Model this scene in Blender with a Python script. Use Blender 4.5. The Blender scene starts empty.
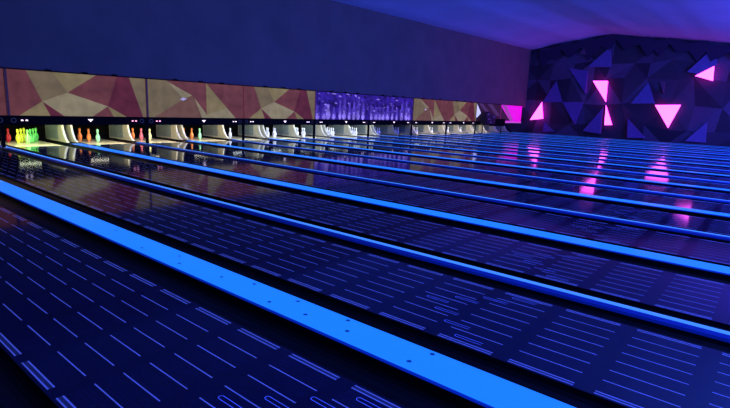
import bpy, bmesh, math, random
from mathutils import Vector, Matrix
C = bpy.context.scene.collection
random.seed(7)

# ------------------------------------------------------------------ camera
CAMZ = 1.3623
yaw, pitch, roll = 0.8891408, 0.1932206, 0.0440734
F = Vector((math.sin(yaw)*math.cos(pitch), math.cos(yaw)*math.cos(pitch), -math.sin(pitch)))
R = Vector((math.cos(yaw), -math.sin(yaw), 0)); U = R.cross(F)
R2 = R*math.cos(roll) + U*math.sin(roll); U2 = R2.cross(F)
cd = bpy.data.cameras.new('camera'); cam = bpy.data.objects.new('camera', cd); C.objects.link(cam)
M = Matrix((R2, U2, -F)).transposed().to_4x4(); M.translation = (0, 0, CAMZ)
cam.matrix_world = M
cd.sensor_fit = 'HORIZONTAL'; cd.sensor_width = 36; cd.lens = 497.14*36/730; cd.clip_start = .05; cd.clip_end = 200
sc = bpy.context.scene; sc.camera = cam
sc.view_settings.view_transform = 'Standard'; sc.view_settings.look = 'None'
sc.view_settings.gamma = 1; sc.view_settings.use_curve_mapping = False
sc.view_settings.exposure = 0.0

# ------------------------------------------------------------------ world and large lamps
w = bpy.data.worlds.new('world'); sc.world = w; w.use_nodes = True
w.node_tree.nodes['Background'].inputs[0].default_value = (.02, .02, .25, 1)
w.node_tree.nodes['Background'].inputs[1].default_value = 0.1

def area(name, loc, target, size, sizey, col, power):
    ld = bpy.data.lights.new(name, 'AREA'); ld.shape = 'RECTANGLE'; ld.size = size; ld.size_y = sizey
    ld.color = col; ld.energy = power
    o = bpy.data.objects.new(name, ld); C.objects.link(o); o.location = loc
    o.rotation_euler = (Vector(target)-Vector(loc)).to_track_quat('-Z', 'Y').to_euler()
    return o
# ultraviolet / blue wash fixtures over the approach, behind and beside the camera
area('blue_wash_lamp', (2, -4.5, 3.2), (9, 8, 6.0), 5, .5, (.08, .15, 1), 720)
area('blue_wash_lamp', (12, -4.5, 3.2), (18, 8, 6.0), 6, .5, (.07, .16, 1), 1400)
area('violet_wash_light', (24, -4.5, 3.2), (28, 9, 6.0), 6, .5, (.20, .07, 1), 420)
area('violet_wash_light', (34, -5.5, 3.0), (32, 14.5, 2.5), 3, .5, (.45, .03, .7), 90).data.spread = math.radians(60)  # unseen light added to stand in for magenta spill at the corner
area('blue_wash_lamp', (26, -4.5, 2.0), (37, 8, 3.0), 3, .5, (.15, .10, 1), 330)
area('black_light_lamp', (2, -4.5, 4.6), (4, 6, 0), 8, .4, (.02, .08, 1), 20)
area('black_light_lamp', (14, -4.5, 4.6), (16, 6, 0), 10, .4, (.005, .06, 1), 800)
area('black_light_lamp', (27, -4.5, 4.6), (29, 6, 0), 10, .4, (.005, .06, 1), 1200)

# ------------------------------------------------------------------ materials
def mat(name, col, rough=.6, spec=.5, metal=0, emit=None, es=0, noise=0, nscale=8, bump=0):
    m = bpy.data.materials.new(name); m.use_nodes = True; nt = m.node_tree; b = nt.nodes['Principled BSDF']
    b.inputs['Base Color'].default_value = (*col, 1); b.inputs['Roughness'].default_value = rough
    b.inputs['Specular IOR Level'].default_value = spec; b.inputs['Metallic'].default_value = metal
    if emit: b.inputs['Emission Color'].default_value = (*emit, 1); b.inputs['Emission Strength'].default_value = es
    if noise or bump:
        tc = nt.nodes.new('ShaderNodeTexCoord'); nz = nt.nodes.new('ShaderNodeTexNoise'); nz.inputs['Scale'].default_value = nscale
        nz.inputs['Detail'].default_value = 4
        nt.links.new(tc.outputs['Object'], nz.inputs['Vector'])
        if noise:
            rp = nt.nodes.new('ShaderNodeMapRange'); rp.inputs['From Min'].default_value = .3; rp.inputs['From Max'].default_value = .7
            rp.inputs['To Min'].default_value = 1-noise; rp.inputs['To Max'].default_value = 1+noise
            nt.links.new(nz.outputs['Fac'], rp.inputs['Value'])
            for k, c in (('Base Color', col), ('Emission Color', emit)):
                if c is None: continue
                mx = nt.nodes.new('ShaderNodeVectorMath'); mx.operation = 'SCALE'; mx.inputs[0].default_value = c
                nt.links.new(rp.outputs[0], mx.inputs['Scale']); nt.links.new(mx.outputs[0], b.inputs[k])
        if bump:
            bp = nt.nodes.new('ShaderNodeBump'); bp.inputs['Strength'].default_value = bump; bp.inputs['Distance'].default_value = .02
            nt.links.new(nz.outputs['Fac'], bp.inputs['Height']); nt.links.new(bp.outputs[0], b.inputs['Normal'])
    return m

def lane_material():
    m = bpy.data.materials.new('lane_surface'); m.use_nodes = True; nt = m.node_tree; b = nt.nodes['Principled BSDF']
    N = nt.nodes.new; L = nt.links.new
    def math_(op, a, bb=None, c=None):
        n = N('ShaderNodeMath'); n.operation = op
        for i, v in enumerate((a, bb, c)):
            if v is None: continue
            if isinstance(v, (int, float)): n.inputs[i].default_value = v
            else: L(v, n.inputs[i])
        return n.outputs[0]
    tc = N('ShaderNodeTexCoord'); sp = N('ShaderNodeSeparateXYZ'); L(tc.outputs['Object'], sp.inputs[0])
    x, y = sp.outputs[0], sp.outputs[1]
    ax = math_('ABSOLUTE', x)
    # dashes along the lane
    ph = math_('FLOORED_MODULO', math_('SUBTRACT', y, .162), .4704)
    dash = math_('LESS_THAN', ph, .365)
    # lines across: at (n+.5)*.1417
    fx = math_('ABSOLUTE', math_('SUBTRACT', math_('FLOORED_MODULO', ax, .1417), .07085))
    inner = math_('MULTIPLY', math_('LESS_THAN', fx, .0036), math_('LESS_THAN', ax, .40))
    e1 = math_('LESS_THAN', math_('ABSOLUTE', math_('SUBTRACT', ax, .4965)), .0042)
    e2 = math_('LESS_THAN', math_('ABSOLUTE', math_('SUBTRACT', ax, .5235)), .0042)
    edge = math_('ADD', e1, e2)
    edgeband = math_('MULTIPLY', math_('LESS_THAN', math_('ABSOLUTE', math_('SUBTRACT', ax, .51)), .016), .12)
    line = math_('MINIMUM', math_('ADD', math_('ADD', inner, edge), edgeband), 1.0)
    line = math_('MULTIPLY', line, dash)
    # faint board seams inside each printed block
    seam = math_('LESS_THAN', math_('FLOORED_MODULO', math_('ADD', x, 5), .0273), .0035)
    block = math_('MULTIPLY', math_('MULTIPLY', dash, math_('LESS_THAN', ax, .53)), math_('ADD', math_('MULTIPLY', seam, .4), .15))
    nz = N('ShaderNodeTexNoise'); nz.inputs['Scale'].default_value = 3; nz.inputs['Detail'].default_value = 5
    L(tc.outputs['Object'], nz.inputs['Vector'])
    m1 = N('ShaderNodeMix'); m1.data_type = 'RGBA'; m1.inputs[6].default_value = (.008, .008, .034, 1); m1.inputs[7].default_value = (.018, .018, .068, 1)
    L(block, m1.inputs[0])
    m2 = N('ShaderNodeMix'); m2.data_type = 'RGBA'; m2.inputs[7].default_value = (.25, .33, .60, 1)
    L(line, m2.inputs[0]); L(m1.outputs[2], m2.inputs[6])
    L(m2.outputs[2], b.inputs['Base Color'])
    # the inlaid lines fluoresce under the black light
    b.inputs['Emission Color'].default_value = (.17, .23, .8, 1)
    L(math_('MULTIPLY', line, LINE_GLOW), b.inputs['Emission Strength'])
    rr = N('ShaderNodeMapRange'); rr.inputs['To Min'].default_value = .068; rr.inputs['To Max'].default_value = .082
    L(nz.outputs['Fac'], rr.inputs['Value']); L(rr.outputs[0], b.inputs['Roughness'])
    b.inputs['IOR'].default_value = 1.36
    return m
LINE_GLOW = .15
M_lane = lane_material()
M_arrow = mat('arrow_inlay', (.25, .35, .8), .2, emit=(.07, .12, 1), es=.28)
M_gutter = mat('gutter_plastic', (.002, .002, .004), .28, .45)
M_body = mat('divider_black', (.002, .002, .005), .28, .45)
M_glow = mat('glowing_blue_capping', (.01, .05, .3), .3, emit=(.010, .215, 1.0), es=1.0)
M_glow_n = mat('glowing_blue_capping_narrow', (.01, .05, .3), .3, emit=(.05, .26, 1.0), es=1)
M_edge = mat('capping_edge', (.01, .03, .25), .3, emit=(.0, .022, .5), es=.6)
M_edge_n = mat('capping_edge_narrow', (.01, .03, .25), .3, emit=(.0, .02, .5), es=.22)
M_screw = mat('capping_screw', (.01, .03, .12), .4, emit=(.0, .05, .45), es=.5)
M_floor = mat('dark_floor', (.01, .01, .02), .5, noise=.2)
M_wall = mat('upper_wall_paint', (.15, .10, .088), .8, noise=.12, nscale=1.2)
M_ceil = mat('ceiling_paint', (.62, .6, .85), .8, noise=.05, nscale=.6)
M_dark = mat('pit_black', (.003, .003, .003), .9, .1)
M_fascia = mat('fascia_black', (.005, .003, .003), .8, .1)
M_cop = mat('print_copper', (.10, .025, .012), .7, .2, emit=(.17, .052, .05), es=.66, noise=.25, nscale=3)  # glow added to all panel prints in place of lamps lighting them
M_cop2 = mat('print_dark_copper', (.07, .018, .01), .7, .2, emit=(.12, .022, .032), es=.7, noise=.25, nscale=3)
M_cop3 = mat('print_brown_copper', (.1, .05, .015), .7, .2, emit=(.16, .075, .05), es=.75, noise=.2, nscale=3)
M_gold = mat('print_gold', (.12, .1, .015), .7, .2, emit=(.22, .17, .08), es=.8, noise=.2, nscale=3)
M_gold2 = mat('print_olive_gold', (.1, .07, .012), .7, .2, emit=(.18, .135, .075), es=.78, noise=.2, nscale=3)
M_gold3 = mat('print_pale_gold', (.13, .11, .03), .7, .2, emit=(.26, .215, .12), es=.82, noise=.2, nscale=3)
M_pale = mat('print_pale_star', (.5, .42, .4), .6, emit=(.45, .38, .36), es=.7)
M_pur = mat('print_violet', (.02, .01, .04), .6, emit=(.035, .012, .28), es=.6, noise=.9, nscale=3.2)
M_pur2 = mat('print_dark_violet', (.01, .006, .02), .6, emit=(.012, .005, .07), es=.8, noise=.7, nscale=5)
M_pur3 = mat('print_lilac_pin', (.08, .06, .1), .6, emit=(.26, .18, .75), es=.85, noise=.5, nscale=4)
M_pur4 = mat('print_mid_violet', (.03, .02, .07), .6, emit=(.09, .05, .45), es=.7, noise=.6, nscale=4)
M_ind = mat('indicator_light', (.9, .8, .8), .4, emit=(1, .75, .75), es=1.6)
M_indr = mat('indicator_light_pink', (.9, .5, .5), .4, emit=(1, .35, .4), es=1.8)
M_ring = mat('number_ring', (.05, .04, .03), .5, emit=(.04, .04, .06), es=.3)
M_deckw = mat('pin_deck_cream', (.82, .74, .52), .25)
M_kick = mat('kickback_cream', (.55, .52, .40), .4, noise=.08)
M_plate = mat('kickback_grey_plate', (.22, .27, .27), .45, noise=.1)
M_trimw = mat('kickback_white_edge', (.8, .78, .72), .4)
def tube(name, c, s): return mat(name, (.8, .8, .8), .4, emit=c, es=s)
M_tubeW = tube('tube_warm', (1, .95, .75), 3); M_tubeG = tube('tube_green', (.9, 1, .7), 3); M_tubeC = tube('tube_cool', (.75, .9, 1), 3)
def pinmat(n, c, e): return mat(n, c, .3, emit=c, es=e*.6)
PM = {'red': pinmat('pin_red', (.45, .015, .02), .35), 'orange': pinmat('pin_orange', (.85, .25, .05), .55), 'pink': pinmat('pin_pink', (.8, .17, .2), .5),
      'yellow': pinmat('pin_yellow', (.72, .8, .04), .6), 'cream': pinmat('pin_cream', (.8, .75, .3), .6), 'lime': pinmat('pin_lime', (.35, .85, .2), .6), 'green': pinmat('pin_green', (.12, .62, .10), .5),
      'mint': pinmat('pin_mint', (.35, .85, .4), .5), 'white': pinmat('pin_white', (.8, .82, .85), .35), 'bluish': pinmat('pin_white_unlit', (.4, .45, .8), .12)}
M_stripe = mat('pin_neck_stripe', (.5, .1, .08), .3)
M_feat = mat('feature_wall_navy', (.04, .03, .05), .7, noise=.2, nscale=.7)
M_featb = mat('feature_wall_slate', (.075, .055, .10), .7, noise=.2)
M_featc = mat('feature_wall_dark', (.022, .016, .03), .7, noise=.2)
M_featd = mat('feature_wall_black', (.02, .012, .04), .8)
M_ledge = mat('side_ledge', (.03, .03, .1), .15)
M_facet = mat('feature_panel_lightened_blue', (.12, .10, .27), .6, noise=.15)  # panel colours lightened to stand for facets catching the ceiling light
M_facet2 = mat('feature_panel_lightened_violet', (.12, .07, .25), .6, noise=.15)
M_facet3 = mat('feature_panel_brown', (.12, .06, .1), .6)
M_lit = mat('lit_triangle_pink', (.9, .5, .8), .5, emit=(1.0, .09, .80), es=4)
M_halo = mat('lit_triangle_magenta_side', (.6, .02, .5), .5, emit=(.8, .0, .6), es=5)
M_mag = mat('lit_magenta_panel', (.5, 0, .35), .5, emit=(.72, .002, .5), es=.85, noise=.15, nscale=1.5)
M_magd = mat('dim_pink_print', (.3, .08, .22), .5, emit=(.26, .05, .20), es=.9)
M_grey = mat('print_grey_brown', (.09, .06, .08), .6, emit=(.06, .035, .05), es=.6, noise=.3)
M_greyd = mat('print_dark_brown', (.01, .006, .006), .6, emit=(.03, .012, .03), es=.5)
M_white = mat('print_white', (.6, .6, .65), .6, emit=(.5, .55, .6), es=1)
M_metal = mat('machine_metal', (.05, .05, .06), .4, metal=.6)
M_chrome = mat('machine_pale_part', (.5, .5, .5), .4)
M_pbar = mat('pink_lit_bar', (.5, .2, .4), .5, emit=(.35, .08, .28), es=.9)

# ------------------------------------------------------------------ helpers
def mesh(name, verts, faces, mats, midx=None, smooth=False):
    me = bpy.data.meshes.new(name); me.from_pydata([tuple(v) for v in verts], [], faces)
    for m in (mats if isinstance(mats, (list, tuple)) else [mats]): me.materials.append(m)
    if midx:
        for p, i in zip(me.polygons, midx): p.material_index = i
    if smooth:
        for p in me.polygons: p.use_smooth = True
    me.update(); return me
def obj(name, me, parent=None, loc=(0, 0, 0), rot=None):
    o = bpy.data.objects.new(name, me); C.objects.link(o); o.location = loc
    if rot: o.rotation_euler = rot
    if parent: o.parent = parent
    return o
def thing(name, loc=(0, 0, 0)): return obj(name, None, None, loc)
def tag(o, label, cat, group=None):
    o['label'] = label; o['category'] = cat
    if group: o['group'] = group
    return o
def struct(o): o['kind'] = 'structure'; return o
def box(x0, x1, y0, y1, z0, z1):
    v = [(x, y, z) for z in (z0, z1) for y in (y0, y1) for x in (x0, x1)]
    f = [(0, 2, 3, 1), (4, 5, 7, 6), (0, 1, 5, 4), (2, 6, 7, 3), (0, 4, 6, 2), (1, 3, 7, 5)]
    return v, f
def boxmesh(name, b, m, bevel=0):
    v, f = box(*b); me = mesh(name, v, f, m)
    if bevel:
        bm = bmesh.new(); bm.from_mesh(me); bmesh.ops.bevel(bm, geom=bm.edges[:], offset=bevel, segments=2, affect='EDGES'); bm.to_mesh(me); bm.free()
    return me
def prism(pts, axis, a0, a1):
    """pts = 2D outline; axis 'x': pts=(y,z); axis 'y': pts=(x,z)"""
    n = len(pts)
    mk = (lambda p, a: (a, p[0], p[1])) if axis == 'x' else (lambda p, a: (p[0], a, p[1])) if axis == 'y' else (lambda p, a: (p[0], p[1], a))
    v = [mk(p, a0) for p in pts] + [mk(p, a1) for p in pts]
    f = [tuple(range(n)), tuple(range(2*n-1, n-1, -1))] + [(i, (i+1) % n, n+(i+1) % n, n+i) for i in range(n)]
    return v, f
def fixn(me):
    bm = bmesh.new(); bm.from_mesh(me); bmesh.ops.recalc_face_normals(bm, faces=bm.faces[:]); bm.to_mesh(me); bm.free(); return me
def extr(name, prof, y0, y1, mats, midx=None, smooth=False, close=False):
    n = len(prof)
    v = [(p[0], y0, p[1]) for p in prof] + [(p[0], y1, p[1]) for p in prof]
    f = [(i, i+1, n+i+1, n+i) for i in range(n-1)]
    if close: f.append((n-1, 0, n, 2*n-1)); f += [tuple(range(n)), tuple(range(2*n-1, n-1, -1))]
    me = mesh(name, v, f, mats, midx, smooth); return fixn(me) if close else me
ORD = ['first', 'second', 'third', 'fourth', 'fifth', 'sixth', 'seventh', 'eighth', 'ninth', 'tenth', 'eleventh', 'twelfth', 'thirteenth',
       'fourteenth', 'fifteenth', 'sixteenth', 'seventeenth', 'eighteenth', 'nineteenth', 'twentieth', 'twenty-first', 'twenty-second']

# ------------------------------------------------------------------ layout numbers
A0 = 2.1932; S = 1.743; LZ = -.037; FZ = -.25
YF, YE, YB = -2.8, 15.0, 17.0        # foul line, end of lane, back of pin deck
YM = 14.49                            # plane of the masking units
XW = 36.2
def kx(k): return A0 + k*S
def lane_center(i):                   # i = 0 is the nearest lane (between dividers k=-1 and k=0)
    k = i-1
    return kx(k) + (.925 if k % 2 == 0 else .818)
NL = 20

# ------------------------------------------------------------------ the hall
struct(obj('floor', boxmesh('floor', (-8, XW+.3, -8, 18, FZ-.2, FZ), M_floor)))
struct(obj('trim_1', boxmesh('trim', (-8, XW, -8, YF-.02, FZ, LZ), M_floor)))      # raised approach
def arch(y):
    P = [(-9, -.25), (0, -.2), (3, .0), (3.9, .14), (5, .27), (6.4, .48), (7.2, .53), (8.4, .72), (9.35, .84), (10.3, .76), (11.5, .55), (12.75, .42), (13.8, .15), (14.6, 0), (19, 0)]
    for (a, b), (c, d) in zip(P, P[1:]):
        if a <= y <= c:
            t = (y-a)/(c-a); return b+(d-b)*t
    return 0
def ceil_z(x, y):
    wave = .004*math.cos((y-9.35)/1.32*2*math.pi)
    sm = sum(arch(y+d) for d in (-.5, -.25, 0, .25, .5))/5
    fade = min(1, max(0, (14.6-y)/.6))
    return 5.44 + .0186*(x-15) + sm*min(1, max(0, .25+.75*(x/37))) * 1.0 + wave*fade
xs = [-8+i*(XW+8.3)/12 for i in range(13)]; ys = [-8+j*.11 for j in range(int(22.6/.11)+1)] + [14.62]
v = []; f = []
for i, x in enumerate(xs):
    for y in ys: v.append((x, y, ceil_z(x, y)))
n = len(ys)
for i in range(len(xs)-1):
    for j in range(n-1): f.append((i*n+j, (i+1)*n+j, (i+1)*n+j+1, i*n+j+1))
struct(obj('ceiling', mesh('ceiling', v, f, M_ceil, smooth=True)))
struct(obj('ceiling', boxmesh('ceiling_slab', (-8.2, XW+.3, -8.2, 18, 6.95, 7.1), M_dark)))
struct(obj('wall_back', boxmesh('wall_back', (-8, XW, YM+.06, YM+.26, 1.80, 6.0), M_wall)))
struct(obj('wall_rear', boxmesh('wall_rear', (-8, XW, 17.7, 17.9, FZ, 6.9), M_dark)))
struct(obj('wall_left', boxmesh('wall_left', (-8.2, -8, -8, 18, FZ, 6.9), M_feat)))
struct(obj('wall_front', boxmesh('wall_front', (-8, XW, -8.2, -8, FZ, 6.9), M_feat)))
struct(obj('trim_2', boxmesh('trim_2', (kx(19)+.08, XW, YF, YB, FZ, LZ), M_ledge)))
# faceted feature wall on the right
gy = [-8+i*1.22 for i in range(21)]; gz = [FZ, .9, 2.3, 3.75, 4.9, 6.0, 6.95]
v = []; f = []
for i, y in enumerate(gy):
    for j, z in enumerate(gz):
        inn = 0 < i < len(gy)-1 and 0 < j < len(gz)-1
        v.append((XW + (-random.uniform(0, .30) if inn else 0), y + (random.uniform(-.3, .3) if inn else 0), z + (random.uniform(-.18, .18) if inn else 0)))
nz_ = len(gz)
for i in range(len(gy)-1):
    for j in range(nz_-1):
        a, b, c, d = i*nz_+j, (i+1)*nz_+j, (i+1)*nz_+j+1, i*nz_+j+1
        f += [(a, c, b), (a, d, c)] if (i+j) % 2 else [(a, d, b), (b, d, c)]
m0 = len(v); bv, bf = box(XW+.02, XW+.2, -8, 18, FZ, 6.95); v += bv; f += [tuple(m0+q for q in ff) for ff in bf]
rf = random.Random(5)
struct(obj('wall_right', mesh('wall_right', v, f, [M_feat, M_featb, M_featc], [rf.choice((0, 0, 1, 2, 2)) for _ in f])))

def on_wall(pts, x):
    s = x/37.0; return [(p[0]*s, CAMZ+(p[1]-CAMZ)*s) for p in pts]
OUT = [(15.4, 5.9), (14.3, 5.9), (14.0, 5.96), (13.6, 5.9), (13.1, 6.2), (12.75, 6.3), (12.2, 6.2), (11.6, 6.45), (11.2, 6.46), (10.9, 6.38), (10.1, 6.7), (9.6, 6.8), (9.2, 6.8), (8.7, 6.6), (8.3, 6.5), (7.8, 6.52), (7.3, 6.52), (6.9, 6.3), (6.6, 6.3), (6.1, 6.42), (5.7, 6.38), (5.3, 6.05), (5.0, 6.03), (4.5, 6.14), (4.1, 6.12), (3.8, 5.9), (3.0, 5.78), (2.4, 5.86), (1.5, 5.7), (0, 5.6), (-1.5, 5.5)]
pts = on_wall([(min(a, 14.5), b) for a, b in OUT if a < 15], XW-.45)
low = [(y, z-(.45, 1.15, .6, .95, .35, .8, .5)[i % 7]) for i, (y, z) in enumerate(pts)]
vv, ff = prism(pts+low[::-1], 'x', XW-.45, XW-.02)
struct(obj('trim_3', fixn(mesh('trim_3', vv, ff, M_featd))))
LIT = [('tall narrow glowing pink triangle low at the left end of the faceted wall', [(14.48, .92), (13.51, 1.06), (13.72, 2.26)]),
       ('glowing pink triangle pointing down, upper half of the hourglass pair', [(10.36, 3.77), (9.4, 3.77), (9.35, 2.38)]),
       ('slim glowing pink triangle pointing up, lower half of the hourglass pair', [(9.32, 2.18), (9.25, .84), (8.77, .87)]),
       ('largest glowing pink triangle, pointing down, low on the faceted wall', [(6.39, 2.27), (4.96, 2.32), (5.46, .86)]),
       ('glowing pink triangle high at the right, pointing left on the faceted wall', [(4.47, 4.08), (3.57, 4.65), (3.51, 3.78)])]
for lab, p in LIT:
    q = on_wall(p, XW-.4); cy = sum(a[0] for a in q)/3; cz = sum(a[1] for a in q)/3
    t = thing('wall_light', (XW-.4, cy, cz)); tag(t, lab, 'wall light', 'lit triangles on the faceted wall')
    L_ = [(a-cy, b-cz) for a, b in q]
    vv, ff = prism(L_, 'x', -.03, 0)
    obj('diffuser', fixn(mesh('diffuser', vv, ff, M_lit)), t)
    vv, ff = prism([(a*.97, b*.97) for a, b in L_], 'x', .002, .10)
    obj('housing', fixn(mesh('housing', vv, ff, M_halo)), t)  # glowing body added behind the diffuser to cast the magenta halo
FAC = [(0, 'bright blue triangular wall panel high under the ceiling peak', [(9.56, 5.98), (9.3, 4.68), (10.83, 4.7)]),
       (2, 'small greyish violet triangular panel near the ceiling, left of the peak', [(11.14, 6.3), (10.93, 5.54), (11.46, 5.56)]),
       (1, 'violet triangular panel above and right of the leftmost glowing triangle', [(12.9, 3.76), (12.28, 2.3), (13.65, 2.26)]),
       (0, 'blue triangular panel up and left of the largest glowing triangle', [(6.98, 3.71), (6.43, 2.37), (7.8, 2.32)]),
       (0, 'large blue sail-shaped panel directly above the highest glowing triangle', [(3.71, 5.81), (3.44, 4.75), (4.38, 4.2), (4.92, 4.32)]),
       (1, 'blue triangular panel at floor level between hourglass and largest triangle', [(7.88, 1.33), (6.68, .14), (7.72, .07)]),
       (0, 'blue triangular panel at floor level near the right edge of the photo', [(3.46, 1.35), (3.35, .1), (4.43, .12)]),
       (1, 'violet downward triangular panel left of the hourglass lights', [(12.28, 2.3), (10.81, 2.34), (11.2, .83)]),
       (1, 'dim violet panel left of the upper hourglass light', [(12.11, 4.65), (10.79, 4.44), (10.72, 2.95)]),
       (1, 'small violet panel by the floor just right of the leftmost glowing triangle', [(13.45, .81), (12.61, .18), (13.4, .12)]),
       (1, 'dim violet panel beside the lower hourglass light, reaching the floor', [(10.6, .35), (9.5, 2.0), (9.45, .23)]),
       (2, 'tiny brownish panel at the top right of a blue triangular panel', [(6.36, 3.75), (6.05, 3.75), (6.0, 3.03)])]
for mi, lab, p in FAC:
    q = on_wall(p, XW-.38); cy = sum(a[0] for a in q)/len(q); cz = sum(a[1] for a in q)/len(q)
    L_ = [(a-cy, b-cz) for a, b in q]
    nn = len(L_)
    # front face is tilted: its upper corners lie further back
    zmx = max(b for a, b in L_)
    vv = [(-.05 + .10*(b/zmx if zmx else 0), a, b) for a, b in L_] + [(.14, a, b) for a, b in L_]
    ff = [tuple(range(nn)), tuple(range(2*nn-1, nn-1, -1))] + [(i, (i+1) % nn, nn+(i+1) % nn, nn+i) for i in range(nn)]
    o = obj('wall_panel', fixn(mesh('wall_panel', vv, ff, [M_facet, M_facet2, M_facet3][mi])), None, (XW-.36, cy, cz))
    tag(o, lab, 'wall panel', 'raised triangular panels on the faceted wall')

# ------------------------------------------------------------------ lanes, gutters, decks
v, f = box(-.545, .545, YF, YE, -.05, 0); lane_me = mesh('bowling_lane', v, f, M_lane)
v, f = box(-.545, .545, YE+.005, YB, -.05, 0); deck_me = mesh('pin_deck', v, f, M_deckw)
# arrow inlay: pill outline with a rounded far end
def pill():
    w_, l_, t_ = .016, .19, .0045; v = []; f = []
    out = [(w_, 0)] + [(w_*math.cos(a), l_-w_+w_*math.sin(a)) for a in [i*math.pi/8 for i in range(9)]] + [(-w_, 0)]
    wi = w_-t_
    inn = [(wi, 0)] + [(wi*math.cos(a), l_-w_+wi*math.sin(a)) for a in [i*math.pi/8 for i in range(9)]] + [(-wi, 0)]
    n = len(out)
    for p in out+inn: v.append((p[0], p[1], .0012))
    for i in range(n-1): f.append((i, i+1, n+i+1, n+i))
    return mesh('arrow', v, f, M_arrow)
pill_me = pill()
def gut(name, wd):
    pr = [(-wd/2, -.004)] + [(-wd/2*math.cos(a), -.012-.075*math.sin(a)) for a in [i*math.pi/10 for i in range(11)]] + [(wd/2, -.004)]
    pr = pr + [(wd/2, -.16), (-wd/2, -.16)]
    return extr(name, pr, YF, YB, M_gutter, close=True)
gutW = gut('gutter_wide', .224); gutN = gut('gutter_narrow', .192)
lane_names = []
for i in range(NL):
    cx = lane_center(i); k = i-1
    ln = 'nearest lane' if i == 0 else ('lane just beyond the widest glowing divider' if i == 1 else '%s lane from the camera' % ORD[i])
    lane_names.append(ln)
    o = obj('bowling_lane', lane_me, None, (cx, 0, LZ))
    tag(o, 'glossy dashed ' + ln + (', filling the bottom left corner' if i == 0 else ''), 'bowling lane', 'bowling lanes')
    if i < 5:
        for dx in (0, -.148, .148, -.296, .296, -.444, .444):
            obj('aiming_arrow', pill_me, o, (dx, 1.69-abs(dx)*1.11, 0))
    if k >= -1:
        d = obj('pin_deck', deck_me, None, (cx, 0, LZ))
        tag(d, 'cream pin deck at the far end of the ' + ln, 'pin deck', 'pin decks')
    lw, rw = (gutW, gutN) if k % 2 == 0 else (gutN, gutW)
    lo, ro = ((.15, .225), (.07, .195)) if k % 2 == 0 else ((.07, .195), (.15, .225))
    xl = cx-.545-(.115 if k % 2 == 0 else .0985); xr = cx+.545+(.0985 if k % 2 == 0 else .115)
    g = obj('gutter', lw, None, (xl, 0, LZ)); tag(g, 'black gutter on the left side of the ' + ln, 'gutter', 'lane gutters')
    g = obj('gutter', rw, None, (xr, 0, LZ)); tag(g, 'black gutter on the right side of the ' + ln, 'gutter', 'lane gutters')

# ------------------------------------------------------------------ glowing dividers
def capping(hw, glow):
    e = .012
    pr = [(-hw+.002, -.045), (-hw+.002, -.014), (-hw+e*.45, -.0045), (-hw+e, -.0015), (-hw*.5, -.0004), (0, 0), (hw*.5, -.0004), (hw-e, -.0015), (hw-e*.45, -.0045), (hw-.002, -.014), (hw-.002, -.045)]
    idx = [2, 1, 1, 0, 0, 0, 0, 1, 1, 2]
    if hw < .1: pr = [(-hw, -.045), (-hw, -.022), (-hw+.015, -.014), (-hw+.034, -.005), (-.018, -.001), (0, 0), (.02, -.001), (hw-.030, -.005), (hw-.015, -.012), (hw, -.022), (hw, -.045)]; idx = [1, 1, 1, 0, 0, 0, 0, 1, 1, 2]
    me = extr('capping', pr, YF, YE+.1, [glow, M_edge if hw > .1 else M_edge_n, M_body], idx + [2, 2, 2], close=True)
    return me
capW = capping(.148, M_glow); capN = capping(.066, M_glow_n)
bodyW = boxmesh('divider_base', (-.142, .142, YF, YB, -.20, -.046), M_body); bodyN = boxmesh('divider_base', (-.06, .06, YF, YB, -.20, -.046), M_body)
def disc(r, h, m, n=10):
    v, f = prism([(r*math.cos(2*math.pi*i/n), r*math.sin(2*math.pi*i/n)) for i in range(n)], 'z', 0, h); return fixn(mesh('disc', v, f, m))
screw_me = disc(.015, .0012, M_screw)
for k in range(-1, 20):
    wide = k % 2 == 0
    t = thing('lane_divider', (kx(k), 0, 0))
    if k == -1: lab = 'narrow glowing blue divider just off the bottom left corner'
    elif k == 0: lab = 'widest glowing blue divider strip, running across the foreground'
    elif wide: lab = 'wide glowing blue divider, %s wide one counted from the camera' % ORD[k//2]
    else: lab = 'narrow glowing blue divider, %s narrow one beyond the foreground strip' % ORD[(k-1)//2]
    tag(t, lab, 'lane divider', 'glowing lane dividers')
    obj('base', bodyW if wide else bodyN, t)
    obj('glowing_capping', capW if wide else capN, t)
    if k == 0:
        for sx, sy in ((.045, 5.1), (-.06, 4.35), (.05, 3.9), (-.055, 3.72), (.0, 3.2), (.085, 2.9), (-.06, 2.55), (.09, 2.42), (-.03, 2.22), (.1, 1.96), (-.02, 1.86), (-.06, 1.37), (.1, 1.32), (.03, 6.2), (-.05, 7.1)):
            obj('screw', screw_me, t, (sx, sy, -.0012))

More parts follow.
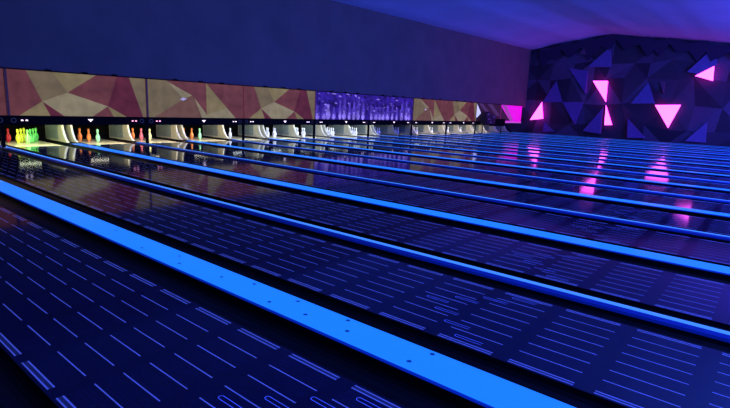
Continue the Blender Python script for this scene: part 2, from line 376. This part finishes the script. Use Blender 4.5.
# ------------------------------------------------------------------ pin ends: kickbacks, posts, lamps
front = [(15.34, .0), (15.40, .02), (15.49, .06), (15.57, .13), (15.64, .23), (15.70, .36), (15.74, .5), (15.77, .72)]
prof = front + [(16.98, .72), (16.98, .0)]
v, f = prism(prof, 'x', -.02, .02); kick_me = fixn(mesh('kickback', v, f, M_kick))
pl = [(16.0, .05), (16.93, .05), (16.93, .66), (16.0, .66)]
v, f = prism(pl, 'x', -.004, .004); plate_me = fixn(mesh('side_plate', v, f, M_plate))
off = []
for i, (y, z) in enumerate(front):
    off.append((y, z))
ed = off + [(y-.035, z+.012) for y, z in reversed(off)]
v, f = prism(ed, 'x', -.026, .026); edge_me = fixn(mesh('curved_edge', v, f, M_trimw))
lampoff = {12, 13}
for k in range(-1, 20):
    for s in ((-1, 1) if k % 2 == 0 else (-1,)):
        w_ = (.115 if k % 2 == 0 else 0)
        t = thing('kickback_panel', (kx(k)+s*w_, 0, 0))
        side = 'left' if s < 0 else 'right'
        tag(t, 'curved cream side wall, %spin end of the %s divider' % (side + ' side of the ' if k % 2 == 0 else 'on the ', ORD[k+1]), 'kickback panel', 'curved side walls between pin decks')
        obj('side_wall', kick_me, t)
        obj('side_plate', plate_me, t, (-.025, 0, 0))
        obj('curved_edge', edge_me, t)
    if k % 2 == 1 and k <= 15:
        o = obj('support_post', boxmesh('support_post', (-.035, .035, YM-.02, YM+.05, -.0, .55), M_fascia, .004), None, (kx(k)-(.13 if k == 1 else 0), 0, .001))
        tag(o, 'black support post under the masking seam on the %s divider' % ORD[k+1], 'post', 'posts under the masking panels')

def lathe(name, prof, n, m, mats=None, midf=None):
    v = []; f = []; mi = []
    for r, z in prof:
        for j in range(n): v.append((r*math.cos(2*math.pi*j/n), r*math.sin(2*math.pi*j/n), z))
    for i in range(len(prof)-1):
        for j in range(n):
            f.append((i*n+j, i*n+(j+1) % n, (i+1)*n+(j+1) % n, (i+1)*n+j)); mi.append(midf(prof[i][1]) if midf else 0)
    f.append(tuple(range(n-1, -1, -1))); mi.append(0)
    return mesh(name, v, f, m, mi, smooth=True)
PP = [(.0258, 0), (.0286, .004), (.036, .02), (.0495, .057), (.0605, .114), (.0575, .149), (.049, .184), (.035, .219), (.0245, .241), (.0227, .254), (.0236, .273), (.0275, .298), (.0318, .325), (.0323, .343), (.0285, .362), (.018, .376), (.001, .381)]
pinme = {c: lathe('bowling_pin_'+c, PP, 16, [PM[c], M_stripe], midf=lambda z: 0) for c in PM}
stripe_me = lathe('neck_stripe', [(.0246, .242), (.0232, .2545), (.0241, .268)], 16, M_stripe)
slots = [(0, 0), (-.1524, .264), (.1524, .264), (-.305, .528), (0, .528), (.305, .528), (-.457, .792), (-.1524, .792), (.1524, .792), (.457, .792)]
SN = ['head pin at the front', 'second row left', 'second row right', 'third row left', 'third row middle', 'third row right', 'back row far left', 'back row inner left', 'back row inner right', 'back row far right']
cols = {2: ['lime', 'yellow', 'green', 'red', 'yellow', 'green', 'red', 'red', 'yellow', 'green'],
        3: ['mint', 'orange', 'mint', 'orange', 'orange', 'mint', 'orange', 'orange', 'orange', 'mint'],
        4: ['cream', 'pink', 'cream', 'orange', 'pink', 'cream', 'orange', 'orange', 'pink', 'cream'],
        5: ['mint', 'orange', 'mint', 'orange', 'orange', 'mint', 'orange', 'orange', 'orange', 'mint']}
YP = 15.93
COLN = {'mint': 'mint green', 'lime': 'yellow-green', 'cream': 'pale yellow', 'bluish': 'unlit bluish white'}
tube_me = {}
rod_me = boxmesh('hanger_rod', (-.008, .008, -.008, .008, .06, .385), M_metal)
struct(obj('ceiling', boxmesh('pit_ceiling', (-8, XW, YM+.1, 17.7, .90, 1.0), M_dark)))
def cyl_x(r, x0, x1, m, n=10):
    v, f = prism([(r*math.cos(2*math.pi*i/n), r*math.sin(2*math.pi*i/n)) for i in range(n)], 'x', x0, x1); return fixn(mesh('tube', v, f, m))
for i in range(1, 18):
    cx = lane_center(i); lit = i not in (11, 12)
    cc = cols.get(i) or (['white']*10 if lit else ['bluish']*10)  # white pins on unlit decks have the dim blue light put into their colour
    if i > 1:
        up = {2: (0, 1, 2, 3, 4, 5, 8, 9), 3: (0, 1, 3), 4: (0, 1, 3), 5: (0, 1, 3), 6: (1, 3), 7: (0, 1, 2, 3, 4, 7), 8: (0, 1, 2, 3, 4, 7)}.get(i, range(10))
        for qi, ((dx, dy), c, sn) in enumerate(zip(slots, cc, SN)):
            if qi not in up: continue
            t = obj('bowling_pin', pinme[c], None, (cx+dx, YP+dy, LZ))
            tag(t, '%s bowling pin, %s, %s lane from camera' % (COLN.get(c, c), sn, ORD[i]), 'bowling pin', 'racked bowling pins')
    if lit:
        tm, lc, pw = (M_tubeG, (.9, 1, .55), 30) if i == 2 else ((M_tubeW, (1, .9, .62), 20) if i < 6 else ((M_tubeC, (.85, .95, .9), 20) if i < 11 else (M_tubeW, (1, .92, .72), 18)))
        t = thing('deck_lamp', (cx, 15.85, .515))
        tag(t, 'tube lamp above the pins of the %s, seen mirrored in the gloss' % ('third lane, left corner' if i == 2 else ORD[i]+' lane'), 'lamp', 'tube lamps over the pin decks')
        if tm not in tube_me: tube_me[tm] = cyl_x(.010, -.26, .26, tm)
        obj('tube', tube_me[tm], t)
        v, f = box(-.29, .29, -.03, .03, .02, .06); obj('housing', mesh('lamp_housing', v, f, M_metal), t)
        ld = bpy.data.lights.new('deck_fill_light', 'AREA'); ld.shape = 'RECTANGLE'; ld.size = .9; ld.size_y = .05; ld.color = lc; ld.energy = pw  # unseen light added behind the fascia to brighten pin fronts and kickback edges
        lo_ = bpy.data.objects.new('deck_fill_light', ld); C.objects.link(lo_); lo_.parent = t; lo_.location = (0, -1.22, .05); lo_.rotation_euler = (math.radians(52), 0, 0)
        for hx in (-.25, .25): obj('hanger_rod', rod_me, t, (hx, 0, 0))

# ------------------------------------------------------------------ masking units
ZB, ZT = .78, 1.88
DA = [(0, [(0, 1), (.133, 1), (.221, .329), (.069, 0), (0, 0)]), (4, [(.133, 1), (.307, 1), (.394, .549), (.221, .329)]), (3, [(.307, 1), (.607, 1), (.394, .549)]),
      (0, [(.607, 1), (.767, 1), (.686, .256), (.394, .549)]), (1, [(.767, 1), (.865, 1), (.972, 0), (.832, 0), (.686, .256)]), (4, [(.865, 1), (1, 1), (1, 0), (.972, 0)]),
      (5, [(.221, .329), (.394, .549), (.686, .256), (.565, 0), (.36, 0)]), (1, [(.221, .329), (.36, 0), (.268, 0)]), (3, [(.221, .329), (.268, 0), (.069, 0)]),
      (0, [(.686, .256), (.725, 0), (.565, 0)]), (3, [(.686, .256), (.832, 0), (.725, 0)])]
DB = [(4, [(0, 1), (.188, 1), (.347, .514), (.066, 0), (0, 0)]), (5, [(.199, .97), (.433, .628), (.347, .514)]), (0, [(.188, 1), (.562, 1), (.582, .08), (.457, .562), (.433, .628), (.199, .97)]),
      (2, [(.347, .514), (.433, .628), (.457, .562), (.53, 0), (.066, 0)]), (3, [(.58, 1), (.808, .296), (.582, .09)]), (0, [(.562, 1), (.58, 1), (.582, .09)]), (0, [(.58, 1), (1, 1), (1, 0), (.908, 0), (.808, .296)]),
      (5, [(.582, .09), (.808, .296), (.908, 0), (.53, 0), (.457, .562)]), (6, [(.34, .56), (.38, .53), (.345, .47), (.31, .50)]), ]
ARTM = [M_cop, M_cop2, M_cop3, M_gold, M_gold2, M_gold3, M_pale]
def art(name, polys, mats, wdt):
    v, f = box(0, wdt, 0, .03, ZB, ZT); mi = [0]*6; zs = 0
    for q, (m, p) in enumerate(polys):
        b = len(v); y = -.0006*(q+1)
        for s, t in p: v.append((s*wdt, y, ZB+t*(ZT-ZB)))
        f.append(tuple(range(b, len(v)))); mi.append(m)
    me = mesh(name, v, f, mats, mi); return me
W2 = 2*S-.02
artA = art('art_a', DA, ARTM, W2); artB = art('art_b', DB, ARTM, W2)
def bowling_art(seed):
    r = random.Random(seed); P = [(0, [(0, 0), (1, 0), (1, 1), (0, 1)])]
    for _ in range(46):
        x, y = r.random(), r.uniform(.35, .98); a = r.uniform(.01, .05); h_ = r.uniform(.02, .06)
        P.append((r.choice((1, 1, 3, 2)), [(max(0, x-a), y), (x-a*.3, min(1, y+h_)), (min(1, x+a), y+h_*.2 if y+h_*.2 < 1 else 1), (min(1, x+a*.4), y-h_)]))
    x = .03
    while x < .95:
        h_ = r.uniform(.45, .85); w_ = r.uniform(.035, .055); lo = 0
        pr = [(.45, 0), (.8, .14), (1, .32), (.85, .5), (.4, .68), (.35, .75), (.55, .88), (.4, .97), (0, 1)]
        pts = [(x+w_*a, lo+h_*b) for a, b in pr] + [(x-w_*a, lo+h_*b) for a, b in reversed(pr[:-1])]
        pts = [(min(1, max(0, a)), b) for a, b in pts]
        P.append((r.choice((3, 3, 2)), pts))
        pts2 = [(x+(a-x)*.75, b*.42) for a, b in pts]; P.append((2, pts2))
        x += r.uniform(.07, .12)
    return P
PURM = [M_pur, M_pur2, M_pur3, M_pur4]
artP = [art('art_p', bowling_art(s), PURM, W2) for s in (3, 9)]
# dim, partly hidden unit at the far end, then the magenta lit one
artC = art('art_c', [(0, [(0, 0), (1, 0), (1, 1), (0, 1)]), (1, [(.05, 1), (.2, 1), (.55, .45), (.4, .45)]), (1, [(.4, 1), (.6, 1), (.98, .35), (.8, .35)]), (2, [(.0, .95), (.17, .45), (.03, .2), (0, .2)])], [M_greyd, M_grey, M_white], W2)
artD = art('art_d', [(0, [(0, 0), (1, 0), (1, 1), (0, 1)]), (1, [(.02, .98), (.25, .98), (.6, .05), (.45, .05)]), (2, [(0, .9), (.45, .05), (0, .05)])], [M_mag, M_magd, M_greyd], W2)
fas_me = boxmesh('lower_fascia', (0, W2+.018, -.03, .07, .55, .779), M_fascia, .004)
fasP_me = boxmesh('lower_fascia_pink', (0, W2+.02, -.03, .07, .68, .775), M_pbar, .004)
seam_me = boxmesh('edge_strip', (.0, .05, -.012, .04, ZB, ZT), M_greyd)
seamg_me = boxmesh('edge_strip_thin', (.0, .02, -.008, .03, ZB, ZT), M_cop2)
brk_me = boxmesh('hanger_bracket', (-.06, .06, -.03, .05, ZT, ZT+.06), M_fascia)
trm_me = boxmesh('top_rail', (0, W2+.018, -.006, .04, ZT, ZT+.03), M_fascia)
def ring(r0, r1, m, n=14):
    v = [(r*math.cos(2*math.pi*j/n), 0, r*math.sin(2*math.pi*j/n)) for r in (r0, r1) for j in range(n)]
    return mesh('ring', v, [(j, (j+1) % n, n+(j+1) % n, n+j) for j in range(n)], m)
ring_me = ring(.045, .06, M_ring)
ind_me = boxmesh('indicator_light', (-.024, .024, -.012, 0, -.016, .016), M_ind); indr_me = boxmesh('indicator_light_pink', (-.024, .024, -.012, 0, -.016, .016), M_indr)
v, f = prism([(-.07, .03), (.07, .03), (0, -.04)], 'y', -.012, 0); tri_me = fixn(mesh('arrow_light', v, f, M_ind))
UN = [(-1, artB, 'copper print, cut off by the left edge of the photo'), (1, artA, 'copper and gold triangles, largest one at the left'),
      (3, artB, 'copper and gold triangles and a starburst, second full one from left'), (5, artA, 'copper and gold triangles, just left of the violet print'),
      (7, artP[0], 'violet bowling pin print, left half of the violet stretch'), (9, artP[1], 'violet bowling pin print, right half of the violet stretch'),
      (11, artB, 'copper triangle print just right of the violet stretch'), (13, artA, 'copper triangle print farthest along, next to the dark machinery'),
      (15, artC, 'dark brown striped print with a white triangle, above the dark machinery'), (17, artD, 'bright magenta panel beside the corner of the faceted wall')]
for k, a, lab in UN:
    t = thing('masking_unit', (kx(k)+.01, YM, 0)); tag(t, 'masking panel with ' + lab, 'masking panel', 'masking panels over the pins')
    ap = obj('artwork_panel', a, t)
    obj('top_rail', trm_me, t)
    if k < 15:
        fs = obj('lower_fascia', fas_me, t)
        for q, (kk, me) in enumerate(((.19, 'p'), (1.08, 't'), (1.77, 'p'))):
            if me == 't': obj('arrow_light', tri_me, fs, (kk*S, -.03, .675))
            else:
                im = indr_me if k in (1, 3) and ((k == 1 and q == 2) or (k == 3 and q == 0)) else ind_me
                for dd in (-.05, .05): obj('indicator_light', im, fs, (kk*S+dd, -.03, .665))
        for kk in (.06, 1.9): obj('number_ring', ring_me, fs, (kk*S, -.032, .665))
        for kk in (.55, 1.05, 1.5): obj('hanger_bracket', brk_me, t, (kk*S, 0, 0))
        if k <= 7 or k == 11: obj('edge_strip', seamg_me if k in (5,) else (seam_me if k != 7 else seamg_me), t)
    elif k == 17: obj('lower_fascia', fasP_me, t)
    else: obj('lower_fascia', boxmesh('fascia_short', (0, W2, -.01, .05, .55, .78), M_dark), t)
# dark machinery in the open bay
t = thing('pinsetter_machine', (kx(15)+1.2, YM-.45, 0)); tag(t, 'cluster of black pinsetter machinery below the dark brown masking panel', 'machine')
obj('motor_housing', boxmesh('motor_housing', (-1.0, .3, -.15, .3, .62, 1.15), M_metal, .03), t)
obj('cover', boxmesh('cover', (.3, 1.9, -.1, .3, .5, .95), M_dark, .03), t)
v, f = prism([(-1.0, 1.14), (-.5, 1.38), (0, 1.3), (.4, 1.14)], 'y', -.05, .25); obj('hood', fixn(mesh('hood', v, f, M_metal)), t)
for q, (x, z) in enumerate(((-.75, .9), (-.1, 1.05), (-.5, .72), (-.9, 1.2))): obj('pale_fitting', boxmesh('pale_fitting', (x, x+.14, -.2, -.14, z, z+.06), M_chrome), t)
for x in (-.9, 1.8): obj('leg', boxmesh('machine_leg', (x, x+.06, .1, .16, LZ, .6), M_metal), t)
